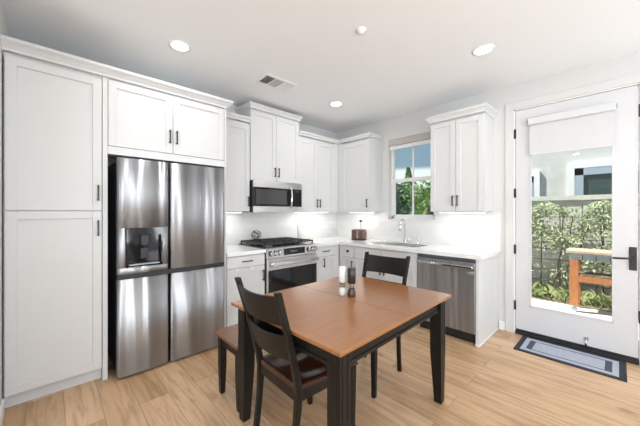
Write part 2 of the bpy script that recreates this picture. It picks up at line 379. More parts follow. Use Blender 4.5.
# ------------------------------------------------------------------ cabinetry
def shaker(ax, u0, u1, z0, z1, d, parent, name='door', fr=.057, g=.0015, t=.02):
    """framed front with a sunk panel; its outer face is at depth d"""
    mb = MB(); a, b = min(u0, u1)+g, max(u0, u1)-g; z0 += g; z1 -= g
    fbox(mb, ax, a, a+fr, d-t, d, z0, z1, .0015); fbox(mb, ax, b-fr, b, d-t, d, z0, z1, .0015)
    fbox(mb, ax, a+fr, b-fr, d-t, d, z1-fr, z1, .0015); fbox(mb, ax, a+fr, b-fr, d-t, d, z0, z0+fr, .0015)
    fbox(mb, ax, a+fr-.002, b-fr+.002, d-t+.001, d-.011, z0+fr-.002, z1-fr+.002)
    return mb.build(name, M['cab'], parent)
def slab(ax, u0, u1, z0, z1, d, parent, name='drawer', g=.0015, t=.02):
    mb = MB(); fbox(mb, ax, min(u0, u1)+g, max(u0, u1)-g, d-t, d, z0+g, z1-g, .002)
    return mb.build(name, M['cab'], parent)
def pull(ax, u, z, d, parent, vert=True, L=.125, name='handle'):
    mb = MB(); h = L/2
    ends = [(u, z-h), (u, z+h)] if vert else [(u-h, z), (u+h, z)]
    s = .0055
    if vert: fbox(mb, ax, u-s, u+s, d+.022, d+.033, z-h, z+h, .002)
    else: fbox(mb, ax, u-h, u+h, d+.022, d+.033, z-s, z+s, .002)
    for k in (-1, 1):
        uu, zz = (u, z+k*(h-.012)) if vert else (u+k*(h-.012), z)
        fbox(mb, ax, uu-.005, uu+.005, d, d+.024, zz-.005, zz+.005)
    o = mb.build(name, M['pull'], parent); o['label'] = 'dark bronze bar pull'
    return o
def crown(path, z0, parent=None, prof=None, name='crown'):
    """profile swept along a plan polyline, room on the right-hand side of travel"""
    prof = prof or [(0, 0), (.010, 0), (.012, .018), (.030, .040), (.045, .052), (.052, .056), (.052, .078), (0, .078)]
    pts = [Vector(p) for p in path]; rings = []; mb = MB()
    for i, p in enumerate(pts):
        n = []
        if i > 0: d = (pts[i]-pts[i-1]).normalized(); n.append(Vector((d.y, -d.x)))
        if i < len(pts)-1: d = (pts[i+1]-pts[i]).normalized(); n.append(Vector((d.y, -d.x)))
        m = n[0] if len(n) == 1 else (n[0]+n[1])/(1+n[0].dot(n[1]))
        rings.append([(p.x+m.x*o, p.y+m.y*o, z0+z) for o, z in prof])
    mb.rectsweep(rings)
    return mb.build(name, M['cab'], parent)

# pantry ------------------------------------------------------------
D = .66
pn = thing('pantry_cabinet', 'tall white two-door pantry cabinet left of the refrigerator', 'cabinet', (-3.70, -.33, 0))
MB().box(-3.978, -3.4485, -.638, -.002, .10, 2.43).build('body', M['cab'], pn)
MB().box(-3.978, -3.4485, -.60, -.05, 0.001, .10).build('toe_kick', M['cab'], pn)
d_ = shaker('A', -3.973, -3.45, 1.357, 2.405, D, pn); pull('A', -3.475, 1.497, D, d_)
d_ = shaker('A', -3.973, -3.45, .102, 1.354, D, pn); pull('A', -3.475, 1.22, D, d_)
# fridge surround
fs = thing('refrigerator_surround', 'white two-door cabinet and side panels framing the refrigerator', 'cabinet', (-2.93, -.33, 0))
MB().box(-3.4465, -3.414, -.66, -.002, 0.001, 2.43).build('side_panel', M['cab'], fs)
MB().box(-2.430, -2.408, -.66, -.002, 0.001, 2.43).build('side_panel', M['cab'], fs)
MB().box(-3.413, -2.431, -.638, -.002, 1.882, 2.43).build('body', M['cab'], fs)
MB().box(-3.413, -2.431, -.66, -.60, 1.815, 1.880).box(-3.413, -2.431, -.668, -.655, 1.815, 1.828, .002).build('valance', M['cab'], fs)
d_ = shaker('A', -3.411, -2.927, 1.884, 2.42, D, fs); pull('A', -2.955, 2.035, D, d_)
d_ = shaker('A', -2.925, -2.433, 1.884, 2.42, D, fs); pull('A', -2.897, 2.035, D, d_)
tag(crown([(-3.984, -.661), (-2.407, -.661), (-2.407, -.002)], 2.431, name='crown_molding'), 'long white crown molding above the pantry and refrigerator cabinets', 'molding')
SM = [(0, 0), (.008, 0), (.010, .018), (.026, .034), (.032, .038), (.032, .058), (0, .058)]
DU, ZU = .337, 1.353
def upper(ax, u0, u1, z0, z1, doors, label, handles, d=DU, dd=None, loc=None):
    a, b = min(u0, u1), max(u0, u1)
    t = thing('wall_cabinet', label, 'cabinet', P(ax, (a+b)/2, d/2, z0))
    mb = MB(); fbox(mb, ax, a, b, .002 if ax == 'A' else .002, d-.022, z0, z1); mb.build('body', M['cab'], t)
    for (p, q), h in zip(doors, handles):
        o = shaker(ax, p, q, z0+.002, z1-.03, d, t); pull(ax, h, z0+.125, d, o)
    return t
def under_light(t, ax, u0, u1, d, z, power):
    a, b = min(u0, u1), max(u0, u1); mb = MB()
    fbox(mb, ax, a, b, d-.02, d+.02, z-.013, z-.001); h = mb.build('light_bar', M['white_plastic'], t)
    mb = MB(); fbox(mb, ax, a+.01, b-.01, d-.014, d+.014, z-.0155, z-.0135); mb.build('diffuser', M['led'], h)
    L = area('under_cabinet_lamp', P(ax, (a+b)/2, d, z-.02), (0, 0, -1), (b-a) if ax == 'A' else .03, .03 if ax == 'A' else (b-a), power, (1, .965, .92))
ZT = 2.45
t = upper('A', -2.4065, -1.947, ZU, ZT, [(-2.4065, -1.949)], 'narrow single-door white wall cabinet between refrigerator and microwave', [-1.975]); under_light(t, 'A', -2.38, -1.97, .17, ZU, .7)
crown([(-2.4065, -.338), (-1.9465, -.338)], ZT+.008, t, SM)
t = upper('A', -1.945, -1.163, 1.7455, 2.66, [(-1.943, -1.562), (-1.560, -1.165)], 'white two-door cabinet above the microwave, taller than its neighbours', [-1.59, -1.532], d=.352)
crown([(-1.9455, -.002), (-1.9455, -.353), (-1.1625, -.353), (-1.1625, -.002)], 2.640, t, [(0, 0), (.008, 0), (.010, .02), (.026, .045), (.032, .05), (.032, .068), (0, .068)])
t = upper('A', -1.161, -.339, ZU, ZT, [(-1.159, -.787), (-.785, -.42)], 'white two-door wall cabinet right of the microwave', [-.815, -.757]); under_light(t, 'A', -1.12, -.40, .17, ZU, .95)
mb = MB().box(-.418, -.339, -.337, -.317, ZU, ZT).build('filler', M['cab'], t)
t = upper('B', -.002, -.963, ZU, ZT, [(-.42, -.961)], 'single-door white wall cabinet between the corner and the window', [-.932]); under_light(t, 'B', -.45, -.93, .17, ZU, .8)
mb = MB().box(-.3365, -.317, -.418, -.340, ZU, ZT).build('filler', M['cab'], t)
tag(crown([(-1.161, -.338), (-.338, -.338), (-.338, -.9635), (-.002, -.9635)], ZT+.008, None, SM, name='crown_molding'), 'L-shaped white crown molding over the two corner wall cabinets', 'molding')
t = upper('B', -1.891, -2.495, ZU, ZT, [(-1.893, -2.192), (-2.194, -2.493)], 'white two-door wall cabinet between window and glass door', [-2.166, -2.22]); under_light(t, 'B', -1.93, -2.46, .17, ZU, .9)
crown([(-.002, -1.8905), (-.338, -1.8905), (-.338, -2.4955), (-.002, -2.4955)], ZT-.012, t, [(0, 0), (.010, 0), (.012, .018), (.028, .040), (.038, .048), (.040, .054), (.040, .076), (0, .076)])

def base(ax, u0, u1, label, name='base_cabinet', toe=True):
    a, b = min(u0, u1), max(u0, u1)
    t = thing(name, label, 'cabinet', P(ax, (a+b)/2, .33, 0))
    mb = MB(); fbox(mb, ax, a, b, .002, .638, .10, .8745); mb.build('body', M['cab'], t)
    mb = MB(); fbox(mb, ax, a, b, .05, .585, .001, .10); mb.build('toe_kick', M['cab'], t)
    return t
def latch(ax, u, z, d, parent):
    mb = MB(); fbox(mb, ax, u-.02, u+.02, d, d+.012, z-.008, z+.022, .004); fbox(mb, ax, u-.014, u+.014, d+.012, d+.016, z-.002, z+.014, .002)
    mb.build('child_latch', M['white_plastic'], parent)
t = base('A', -2.4065, -1.936, 'white base cabinet between refrigerator and range')
d_ = slab('A', -2.403, -1.938, .738, .862, .66, t); pull('A', -2.17, .805, .66, d_, False)
d_ = shaker('A', -2.403, -1.938, .105, .735, .66, t); pull('A', -1.967, .62, .66, d_)
latch('A', -2.285, .715, .66, t); latch('A', -2.115, .715, .66, t)
t = base('A', -1.140, -.662, 'white base cabinet between range and inner corner')
d_ = slab('A', -1.138, -.745, .728, .862, .66, t); pull('A', -.945, .80, .66, d_, False)
d_ = shaker('A', -1.138, -.745, .105, .725, .66, t); pull('A', -.985, .64, .66, d_)
latch('A', -.90, .71, .66, t)
MB().box(-.743, -.664, -.655, -.637, .105, .862).build('filler', M['cab'], t)
t = base('B', -.662, -.942, 'narrow white base cabinet at the inner corner, left of the sink')
d_ = slab('B', -.73, -.940, .705, .862, .66, t)
mb = MB(); mb.cyl((-.66, -.835, .79), (-.685, -.835, .79), .016, .018); o = mb.build('handle', M['pull'], d_)
d_ = shaker('B', -.73, -.940, .105, .702, .66, t, fr=.045); pull('B', -.915, .60, .66, d_)
MB().box(-.655, -.637, -.728, -.664, .105, .862).build('filler', M['cab'], t)
t = thing('sink_cabinet', 'white two-door sink base cabinet under the window', 'cabinet', (-.33, -1.41, 0))
mb = MB(); mb.box(-.638, -.54, -1.885, -.944, .10, .8745); mb.box(-.54, -.002, -.962, -.944, .10, .8745); mb.box(-.54, -.002, -1.885, -1.867, .10, .8745); mb.box(-.54, -.002, -1.867, -.962, .10, .118)
mb.build('body', M['cab'], t)
MB().box(-.585, -.05, -1.885, -.944, .001, .10).build('toe_kick', M['cab'], t)
slab('B', -.944, -1.413, .705, .862, .66, t, 'false_front'); slab('B', -1.415, -1.883, .705, .862, .66, t, 'false_front')
d_ = shaker('B', -.944, -1.413, .105, .702, .66, t); pull('B', -1.385, .60, .66, d_)
d_ = shaker('B', -1.415, -1.883, .105, .702, .66, t); pull('B', -1.443, .60, .66, d_)
t = thing('end_panel', 'white side panel closing the counter run beside the dishwasher', 'panel', (-.33, -2.53, 0))
MB().box(-.66, -.002, -2.540, -2.512, .001, .8745).build('panel', M['cab'], t)
MB().box(-.672, -.018, -2.551, -2.541, .001, .022, .004).box(-.672, -.661, -2.551, -2.512, .001, .022, .004).build('shoe_molding', M['trim'], t)

# counters ------------------------------------------------------------
CT, CB = .915, .875
tag(MB().box(-2.4075, -1.934, -.685, -.012, CB, CT, .004).build('countertop', M['quartz']), 'short white quartz countertop between refrigerator and range', 'countertop')
mb = MB(); sx0, sx1, sy0, sy1 = -.53, -.13, -1.80, -1.10
mb.box(-1.142, -.012, -.685, -.012, CB, CT); mb.box(-.685, sx0, -2.567, -.685, CB, CT); mb.box(sx1, -.012, -2.567, -.685, CB, CT)
mb.box(sx0, sx1, sy1, -.685, CB, CT); mb.box(sx0, sx1, -2.567, sy0, CB, CT)
bmesh.ops.remove_doubles(mb.bm, verts=mb.bm.verts, dist=1e-5)
tag(mb.build('countertop', M['quartz']), 'long L-shaped white quartz countertop around the corner and sink', 'countertop')
bs = MB(); bs.box(-2.4065, -.0125, -.0115, -.0005, CT+.0005, ZU-.001); bs.box(-1.944, -1.165, -.0115, -.0005, ZU-.001, 1.74)
tag(bs.build('backsplash', M['tile']), 'glossy white tile backsplash behind the range', 'backsplash')
bs = MB(); bs.box(-.0115, -.0005, -2.567, -.0005, CT+.0005, 1.242); bs.box(-.0115, -.0005, WY0, -.0005, 1.242, ZU-.001); bs.box(-.0115, -.0005, -2.567, WY1, 1.242, ZU-.001)
tag(bs.build('backsplash', M['tile']), 'glossy white tile backsplash behind the sink and toaster', 'backsplash')

# sink + faucet
sk = thing('kitchen_sink', 'stainless undermount sink below the window', 'sink', (-.33, -1.45, .7))
mb = MB(); th = .004; zb = .70
mb.box(sx0, sx1, sy0, sy1, zb, zb+th); mb.box(sx0-.0, sx0+th, sy0, sy1, zb, CT-.006); mb.box(sx1-th, sx1, sy0, sy1, zb, CT-.006); mb.box(sx0, sx1, sy0, sy0+th, zb, CT-.006); mb.box(sx0, sx1, sy1-th, sy1, zb, CT-.006)
mb.build('basin', M['steelsink'], sk)
MB().cyl((-.33, -1.45, zb+th), (-.33, -1.45, zb+th+.004), .045).build('drain', M['chrome'], sk)
fc = thing('faucet', 'tall chrome pull-down faucet behind the sink', 'faucet', (-.085, -1.40, CT))
MB().lathe([(.028, 0), (.028, .006), (.02, .012), (.018, .06), (.0135, .07), (.0135, .10)], (-.085, -1.40, CT)).build('base', M['chrome'], fc)
arc = [(-.085, -1.40, CT+.09), (-.085, -1.40, CT+.27)]+[(-.085-.045*(1-math.cos(a)), -1.40+.02*(1-math.cos(a))*.5, CT+.27+.05*math.sin(a)) for a in [PI*k/10 for k in range(1, 11)]]+[(-.176, -1.38, CT+.25)]
MB().tube(arc, .0115, 12).build('spout', M['chrome'], fc)
MB().lathe([(.013, 0), (.018, .01), (.018, .07), (.014, .10)], (-.176, -1.38, CT+.16)).build('spray_head', M['chrome'], fc)
MB().tube([(-.085, -1.415, CT+.045), (-.085, -1.44, CT+.047), (-.088, -1.50, CT+.065)], [.009, .006, .005]).build('lever', M['chrome'], fc)
so = thing('soap_dispenser', 'short chrome soap dispenser right of the faucet', 'dispenser', (-.085, -1.60, CT))
MB().lathe([(.019, 0), (.019, .004), (.012, .008), (.012, .045), (.015, .048), (.015, .062), (.006, .066)], (-.085, -1.60, CT)).build('body', M['chrome'], so)
MB().tube([(-.085, -1.60, CT+.055), (-.125, -1.60, CT+.056), (-.132, -1.60, CT+.048)], .005).build('nozzle', M['chrome'], so)

# ------------------------------------------------------------------ refrigerator
FX0, FXM, FX1, FY = -3.366, -2.983, -2.472, -.761
fr = thing('refrigerator', 'stainless four-door refrigerator with black ice and water dispenser', 'refrigerator', (-2.92, -.4, 0))
MB().box(FX0+.008, FX1-.004, -.70, -.03, .03, 1.765, .004).build('body', M['blackplastic'], fr)
MB().box(FX0+.03, FX1-.03, -.70, -.62, 0.001, .03).build('base_grille', M['blackplastic'], fr)
MB().box(FX0+.008, FX1-.006, -.758, -.70, .803, .841).build('center_band', M['blackplastic'], fr)
def fdoor(x0, x1, z0, z1, hole=None, name='door'):
    """panel with softly rounded upright edges"""
    mb = MB(); R = .022
    prof = [(x0, -.702)]
    for k in range(7):
        a = PI/2*k/6; prof.append((x0+R-R*math.cos(a), FY+R-R*math.sin(a)))
    n = 12
    for k in range(1, n):
        f = k/n; prof.append((x0+R+(x1-x0-2*R)*f, FY-.003*math.sin(PI*f)))
    for k in range(7):
        a = PI/2*(1-k/6); prof.append((x1-R+R*math.cos(a), FY+R-R*math.sin(a)))
    prof.append((x1, -.702))
    if hole is None:
        mb.rectsweep([[(x, y, z0) for x, y in prof], [(x, y, z1) for x, y in prof]])
    else:
        hx0, hx1, hz0, hz1 = hole
        mb.rectsweep([[(x, y, z0) for x, y in prof], [(x, y, hz0) for x, y in prof]])
        mb.rectsweep([[(x, y, hz1) for x, y in prof], [(x, y, z1) for x, y in prof]])
        L = [p for p in prof if p[0] < hx0]; Rr = [p for p in prof if p[0] > hx1]
        L2 = L+[(hx0, L[-1][1]), (hx0, -.702)]; R2 = [(hx1, -.702), (hx1, Rr[0][1])]+Rr
        mb.rectsweep([[(x, y, hz0) for x, y in L2], [(x, y, hz1) for x, y in L2]])
        mb.rectsweep([[(x, y, hz0) for x, y in R2], [(x, y, hz1) for x, y in R2]])
    for f in mb.bm.faces:
        if abs(f.normal.z) < .5: f.smooth = False
    o = mb.build(name, M['steel'], fr)
    me = o.data
    for p in me.polygons: p.use_smooth = abs(p.normal.z) < .5 and p.area < .9
    return o
hole = (-3.303, -3.040, .895, 1.215)
dL = fdoor(FX0, FXM-.003, .844, 1.783, hole)
fdoor(FXM+.003, FX1, .844, 1.783); fdoor(FX0, FXM-.003, .022, .800); fdoor(FXM+.003, FX1, .022, .800)
di = MB(); hx0, hx1, hz0, hz1 = hole
di.box(hx0, hx1, -.715, -.703, hz0, hz1); di.box(hx0, hx0+.01, -.764, -.70, hz0, hz1); di.box(hx1-.01, hx1, -.764, -.70, hz0, hz1)
di.box(hx0, hx1, -.764, -.70, hz0, hz0+.012); di.box(hx0, hx1, -.766, -.70, hz1-.06, hz1)
disp = di.build('dispenser', M['blackgloss'], dL)
MB().box(hx0+.02, hx1-.02, -.755, -.716, hz0+.0125, hz0+.02).build('drip_tray', M['greymetal'], dL)
MB().box(-3.20, -3.14, -.745, -.716, hz1-.15, hz1-.0605, .004).cyl((-3.17, -.735, hz1-.17), (-3.17, -.735, hz1-.15), .014).build('water_spout', M['blackplastic'], dL)
MB().box(-3.198, -3.142, -.728, -.717, hz0+.06, hz0+.15, .004).build('paddle', M['blackplastic'], dL)
# hinge caps
for x in (FX0+.05, FX1-.05): MB().box(x-.03, x+.03, -.74, -.64, 1.766, 1.782, .003).build('hinge_cap', M['blackplastic'], fr)

# ------------------------------------------------------------------ microwave
mw = thing('microwave', 'stainless over-the-range microwave with black glass door', 'microwave', (-1.555, -.2, 1.345))
X0, X1, Z0, Z1, YF = -1.938, -1.172, 1.345, 1.7435, -.42
MB().box(X0+.002, X1-.002, YF+.03, -.013, Z0, Z1, .002).build('body', M['blackplastic'], mw)
mb = MB(); mb.box(X0, X1, YF, YF+.03, Z1-.085, Z1, .004); mb.box(X0, X1, YF, YF+.03, Z0, Z0+.075, .004); mb.build('steel_bands', M['steelflat'], mw)
MB().box(X0+.004, -1.345, YF+.002, YF+.03, Z0+.076, Z1-.086).build('door_glass', M['blackgloss'], mw)
MB().box(X0+.03, -1.44, YF+.001, YF+.003, Z0+.105, Z1-.11).build('window', new_mat('microwave_window', (.06, .06, .062), .12), mw)
MB().box(-1.343, X1-.004, YF+.002, YF+.03, Z0+.076, Z1-.086).build('control_panel', M['blackgloss'], mw)
pts = [(-1.385, YF, Z0+.055), (-1.385, YF-.03, Z0+.07)]+[(-1.385, YF-.03-.016*math.sin(PI*k/8), Z0+.07+(Z1-Z0-.13)*k/8) for k in range(1, 8)]+[(-1.385, YF-.03, Z1-.06), (-1.385, YF, Z1-.045)]
MB().tube(pts, .0115, 10).build('handle', M['chrome'], mw)
MB().box(-1.30, -1.21, YF+.0005, YF+.003, Z1-.13, Z1-.10).build('display', new_mat('microwave_display', (.03, .05, .06), .1), mw)
MB().box(X0+.05, X1-.05, YF+.06, -.1, Z0-.006, Z0+.001).build('vent_filter', M['steelsink'], mw)

# ------------------------------------------------------------------ range
rg = thing('gas_range', 'stainless slide-in gas range with black oven window', 'range', (-1.538, -.35, 0))
X0, X1 = -1.930, -1.146
MB().box(X0+.003, X1-.003, -.655, -.014, .03, .905).build('body', M['blackplastic'], rg)
for x in (X0+.05, X1-.05):
    for y in (-.6, -.08): MB().cyl((x, y, .0005), (x, y, .031), .02).build('foot', M['blackplastic'], rg)
ck = MB().box(X0, X1, -.68, -.014, .906, .926, .004).build('cooktop', M['blackgloss'], rg)
# control panel slanted
mb = MB(); prof = [(-.657, .80), (-.715, .805), (-.705, .915), (-.657, .928)]
mb.rectsweep([[(X0, y, z) for y, z in prof], [(X1, y, z) for y, z in prof]])
cp = mb.build('control_panel', M['steelflat'], rg)
def on_panel(z): return -.715+(.01)*(z-.805)/.11
zc = .862
for x in (-1.885, -1.825, -1.765, -1.305, -1.245, -1.19):
    MB().cyl((x, on_panel(zc)+.001, zc), (x, on_panel(zc)-.012, zc), .031, .031, 24).cyl((x, on_panel(zc)-.012, zc), (x, on_panel(zc)-.036, zc), .026, .023, 24, mi=1).box(x-.003, x+.003, on_panel(zc)-.040, on_panel(zc)-.036, zc-.017, zc+.017, mi=1).build('knob', [M['blackplastic'], M['chrome']], cp)
MB().box(-1.70, -1.37, -.7145, -.70, .825, .903).build('display', M['blackgloss'], cp)
MB().box(-1.60, -1.50, -.7155, -.7144, .85, .878).build('clock', new_mat('clock_face', (.08, .1, .11), .2), cp)
od = MB().box(X0+.004, X1-.004, -.705, -.657, .205, .795, .005).build('oven_door', M['steelflat'], rg)
MB().box(X0+.012, X1-.012, -.709, -.7045, .235, .665, .002).build('oven_window', M['blackgloss'], od)
mb = MB(); mb.box(X0+.02, X1-.02, -.765, -.744, .712, .762, .008)
for x in (X0+.05, X1-.05): mb.box(x-.012, x+.012, -.745, -.704, .732, .752, .003)
mb.build('handle', M['chrome'], od)
MB().box(X0+.004, X1-.004, -.703, -.657, .045, .20, .005).build('drawer', M['steelflat'], rg)
# burners and grates
for i, (x, y, r) in enumerate([(-1.79, -.50, .045), (-1.79, -.20, .038), (-1.538, -.35, .05), (-1.29, -.50, .045), (-1.29, -.20, .035)]):
    MB().cyl((x, y, .926), (x, y, .934), r+.012, r+.008).cyl((x, y, .934), (x, y, .944), r, r-.004, mi=1).build('burner', [M['greymetal'], M['iron']], ck)
for k in range(3):
    gx0 = X0+.012+k*.2545; gx1 = gx0+.25
    mb = MB(); zz0, zz1 = .950, .972
    for y in (-.635, -.05): mb.box(gx0, gx1, y-.007, y+.007, zz0, zz1, .003)
    for x in (gx0+.007, gx1-.007): mb.box(x-.007, x+.007, -.64, -.045, zz0, zz1, .003)
    for y in (-.55, -.45, -.34, -.24, -.14): mb.box(gx0+.01, gx1-.01, y-.007, y+.007, zz0, zz1)
    mb.box((gx0+gx1)/2-.007, (gx0+gx1)/2+.007, -.635, -.05, zz0, zz1)
    for x in (gx0+.008, gx1-.008):
        for y in (-.63, -.34, -.055): mb.box(x-.007, x+.007, y-.007, y+.007, .9262, zz0)
    mb.build('grate', M['iron'], ck)

# ------------------------------------------------------------------ dishwasher
dw = thing('dishwasher', 'stainless dishwasher with bar handle at the end of the counter', 'dishwasher', (-.35, -2.2, 0))
y0_, y1_ = -1.890, -2.508
MB().box(-.625, -.03, y1_, y0_, .10, .868).build('body', M['blackplastic'], dw)
MB().box(-.60, -.1, y1_, y0_, .001, .099).build('toe_kick', M['blackplastic'], dw)
MB().box(-.645, -.626, y1_, y0_, .832, .868).build('control_strip', new_mat('control_strip_grey', (.16, .16, .165), .3, .5), dw)
p_ = MB().box(-.665, -.626, y1_+.003, y0_-.003, .115, .828, .004).build('door', M['steel'], dw)
mb = MB(); mb.box(-.712, -.694, y1_+.012, y0_-.012, .772, .800, .006)
for y in (y1_+.03, y0_-.03): mb.box(-.697, -.664, y-.008, y+.008, .776, .796)
mb.build('handle', M['chrome'], p_)
MB().box(-.6665, -.6645, -2.495, -2.445, .715, .745).build('badge', M['greymetal'], p_, label='small grey maker badge')

# ------------------------------------------------------------------ dining table
def table():
    t = thing('dining_table', 'rectangular dining table with cherry-brown top and black legs', 'table', (0, 0, 0))
    L, W, T = 1.20, .943, .76
    prof_in = .004
    for sgn in (-1, 1):
        a, b = (-L/2, -.0005) if sgn < 0 else (.0005, L/2)
        MB().box(a, b, -W/2, W/2, T-.020, T, .004).build('tabletop', M['tabletop'], t)
    mb = MB(); i = .055; z0, z1 = .645, T-.021
    for s in (-1, 1):
        mb.box(-L/2+i, L/2-i, s*(W/2-i), s*(W/2-i-.022), z0, z1); mb.box(s*(L/2-i), s*(L/2-i-.022), -W/2+i, W/2-i, z0, z1)
        mb.box(-L/2+i, L/2-i, s*(W/2-i+.008), s*(W/2-i-.01), z0, z0+.018, .004); mb.box(s*(L/2-i+.008), s*(L/2-i-.01), -W/2+i, W/2-i, z0, z0+.018, .004)
        mb.box(-L/2+i, L/2-i, s*(W/2-i+.012), s*(W/2-i-.01), z1-.02, z1, .004); mb.box(s*(L/2-i+.012), s*(L/2-i-.01), -W/2+i, W/2-i, z1-.02, z1, .004)
    mb.build('apron', M['darkwood'], t)
    for sx in (-1, 1):
        for sy in (-1, 1):
            cx, cy = sx*(L/2-.072), sy*(W/2-.070); mb = MB(); secs = []
            for z, h, off in [(0, .024, .012), (.012, .026, .011), (.10, .029, .008), (.35, .0385, 0), (.40, .039, 0), (T-.021, .039, 0)]:
                ox, oy = cx+sx*off*.6, cy+sy*off*.6
                secs.append([(ox-h, oy-h, z), (ox+h, oy-h, z), (ox+h, oy+h, z), (ox-h, oy+h, z)])
            mb.rectsweep(secs)
            for k in (-.018, 0.018):  # raised reeds on the two outer faces
                mb.box(cx+k-.006, cx+k+.006, cy+sy*.0385, cy+sy*.0415, .42, T-.022); mb.box(cx+sx*.0385, cx+sx*.0415, cy+k-.006, cy+k+.006, .42, T-.022)
            mb.build('leg', M['darkwood'], t, bevel=.003)
    t.location = (-2.291, -2.222, 0); t.rotation_euler = (0, 0, math.radians(1.1))
    return t
table()

# ------------------------------------------------------------------ chairs
def chair(label):
    t = thing('dining_chair', label, 'chair', (0, 0, 0), group='dining chairs at the table ends')
    # local: sitter faces +x; rear posts at x = 0
    HW = .222
    def px(z):   # rear post centre-line
        if z < .43: return -.035*(1-z/.43)**1.6*1.4
        return -.145*((z-.43)/.55)**1.15
    def py(z): return HW-.012-.036*(1-z/.965)
    for s in (-1, 1):
        secs = []
        for k in range(15):
            z = k/14*.965; x = px(z); h = .019 if .3 < z < .6 else .016; w_ = .0145
            y = s*py(z)
            secs.append([(x-h, y-w_, z), (x+h, y-w_, z), (x+h, y+w_, z), (x-h, y+w_, z)])
        MB().rectsweep(secs).build('back_post', M['darkwood'], t, bevel=.004)
    def slat(z0, z1, bow):
        secs = []
        for k in range(17):
            f = k/16; ya, yb = (f*2-1)*py(z0), (f*2-1)*py(z1); b = -bow*(1-(2*f-1)**2)
            dz = -.012*(1-(2*f-1)**2)
            xa, xb = px(z0)+b, px(z1)+b
            secs.append([(xa-.008, ya, z0), (xa+.008, ya, z0), (xb+.008, yb, z1+dz), (xb-.008, yb, z1+dz)])
        return MB().rectsweep(secs, smooth=False).build('back_slat', M['darkwood'], t)
    slat(.79, .945, .042); slat(.60, .735, .042)
    # seat: scooped slab
    n, m = 20, 20; top = []; bot = []; mb = MB()
    for i in range(n+1):
        r1 = []; r2 = []
        for j in range(m+1):
            u, v = i/n, j/m*2-1; x = -.012+.452*u; hw = .196+.036*math.sin(u*PI/2)
            x -= .022*(v*v)*u  # gently rounded front
            y = v*hw
            sc_ = -.016*math.exp(-((u-.42)/.26)**2)*math.exp(-((abs(v)-.45)/.32)**2) if u > .02 else 0
            ridge = .004*math.exp(-(v/.12)**2)*(u > .5)
            ed = -.012*max(0, (u-.9)/.1)**2 - .008*max(0, (abs(v)-.93)/.07)**2
            r1.append(mb.bm.verts.new((x, y, .462+sc_+ridge+ed))); r2.append(mb.bm.verts.new((x, y*.97, .434)))
        top.append(r1); bot.append(r2)
    for i in range(n):
        for j in range(m):
            f = mb.bm.faces.new((top[i][j], top[i+1][j], top[i+1][j+1], top[i][j+1])); f.smooth = True
            mb.bm.faces.new((bot[i][j], bot[i][j+1], bot[i+1][j+1], bot[i+1][j]))
    for i in range(n):
        mb.bm.faces.new((top[i][0], bot[i][0], bot[i+1][0], top[i+1][0])); mb.bm.faces.new((top[i][m], top[i+1][m], bot[i+1][m], bot[i][m]))
    for j in range(m):
        mb.bm.faces.new((top[0][j], top[0][j+1], bot[0][j+1], bot[0][j])); mb.bm.faces.new((top[n][j], bot[n][j], bot[n][j+1], top[n][j+1]))
    mb.build('seat', M['seatwood'], t, label='glossy scooped espresso seat')
    mb = MB()
    for s in (-1, 1): mb.rectsweep([[(.01, s*.175, .375), (.01, s*.195, .375), (.01, s*.195, .433), (.01, s*.175, .433)], [(.405, s*(.185), .375), (.405, s*(.205), .375), (.405, s*(.205), .433), (.405, s*.185, .433)]])
    mb.box(-.01, .01, -.19, .19, .375, .433); mb.box(.385, .405, -.2, .2, .375, .433)
    mb.build('seat_rail', M['darkwood'], t)
    for s in (-1, 1):
        secs = []
        for z, h in ((0, .0145), (.25, .018), (.433, .0205)):
            x, y = .395, s*.197; secs.append([(x-h, y-h, z), (x+h, y-h, z), (x+h, y+h, z), (x-h, y+h, z)])
        MB().rectsweep(secs).build('front_leg', M['darkwood'], t, bevel=.003)
    return t
def copy_tree(o, parent=None):
    c = o.copy(); COL.objects.link(c); c.parent = parent
    if parent is not None: c.matrix_parent_inverse = o.matrix_parent_inverse.copy()
    for ch in list(o.children): copy_tree(ch, c)
    return c
c1 = chair('espresso slat-back chair at the near left end of the table, whole back showing')
c2 = copy_tree(c1); c2['label'] = 'espresso slat-back chair tucked under the far table end facing the camera'
c1.location = (-2.828, -2.185, 0); c1.rotation_euler = (0, 0, math.radians(-2))
c2.location = (-1.665, -2.05, 0); c2.rotation_euler = (0, 0, math.radians(180+4))

# bench ------------------------------------------------------------
bn = thing('dining_bench', 'brown-topped bench with black legs along the far side of the table', 'bench', (-2.33, -1.59, 0))
bx0, bx1, by0, by1 = -2.865, -1.80, -1.775, -1.415
MB().box(bx0, bx1, by0, by1, .438, .462, .005).build('seat', M['benchwood'], bn, label='walnut-brown plank seat')
mb = MB(); i = .03
mb.box(bx0+i, bx1-i, by0+i, by0+i+.02, .365, .437); mb.box(bx0+i, bx1-i, by1-i-.02, by1-i, .365, .437); mb.box(bx0+i, bx0+i+.02, by0+i, by1-i, .365, .437); mb.box(bx1-i-.02, bx1-i, by0+i, by1-i, .365, .437)
mb.build('apron', M['darkwood'], bn)
for sx in (-1, 1):
    for sy in (-1, 1):
        cx = bx0+.045 if sx < 0 else bx1-.045; cy = by0+.045 if sy < 0 else by1-.045; secs = []
        for z, h in ((0, .016), (.02, .018), (.22, .024), (.437, .024)):
            o_ = (.024-h)*.9; ox, oy = cx+sx*o_*-0, cy; secs.append([(ox-h, oy-h, z), (ox+h, oy-h, z), (ox+h, oy+h, z), (ox-h, oy+h, z)])
        MB().rectsweep(secs).build('leg', M['darkwood'], bn, bevel=.003)

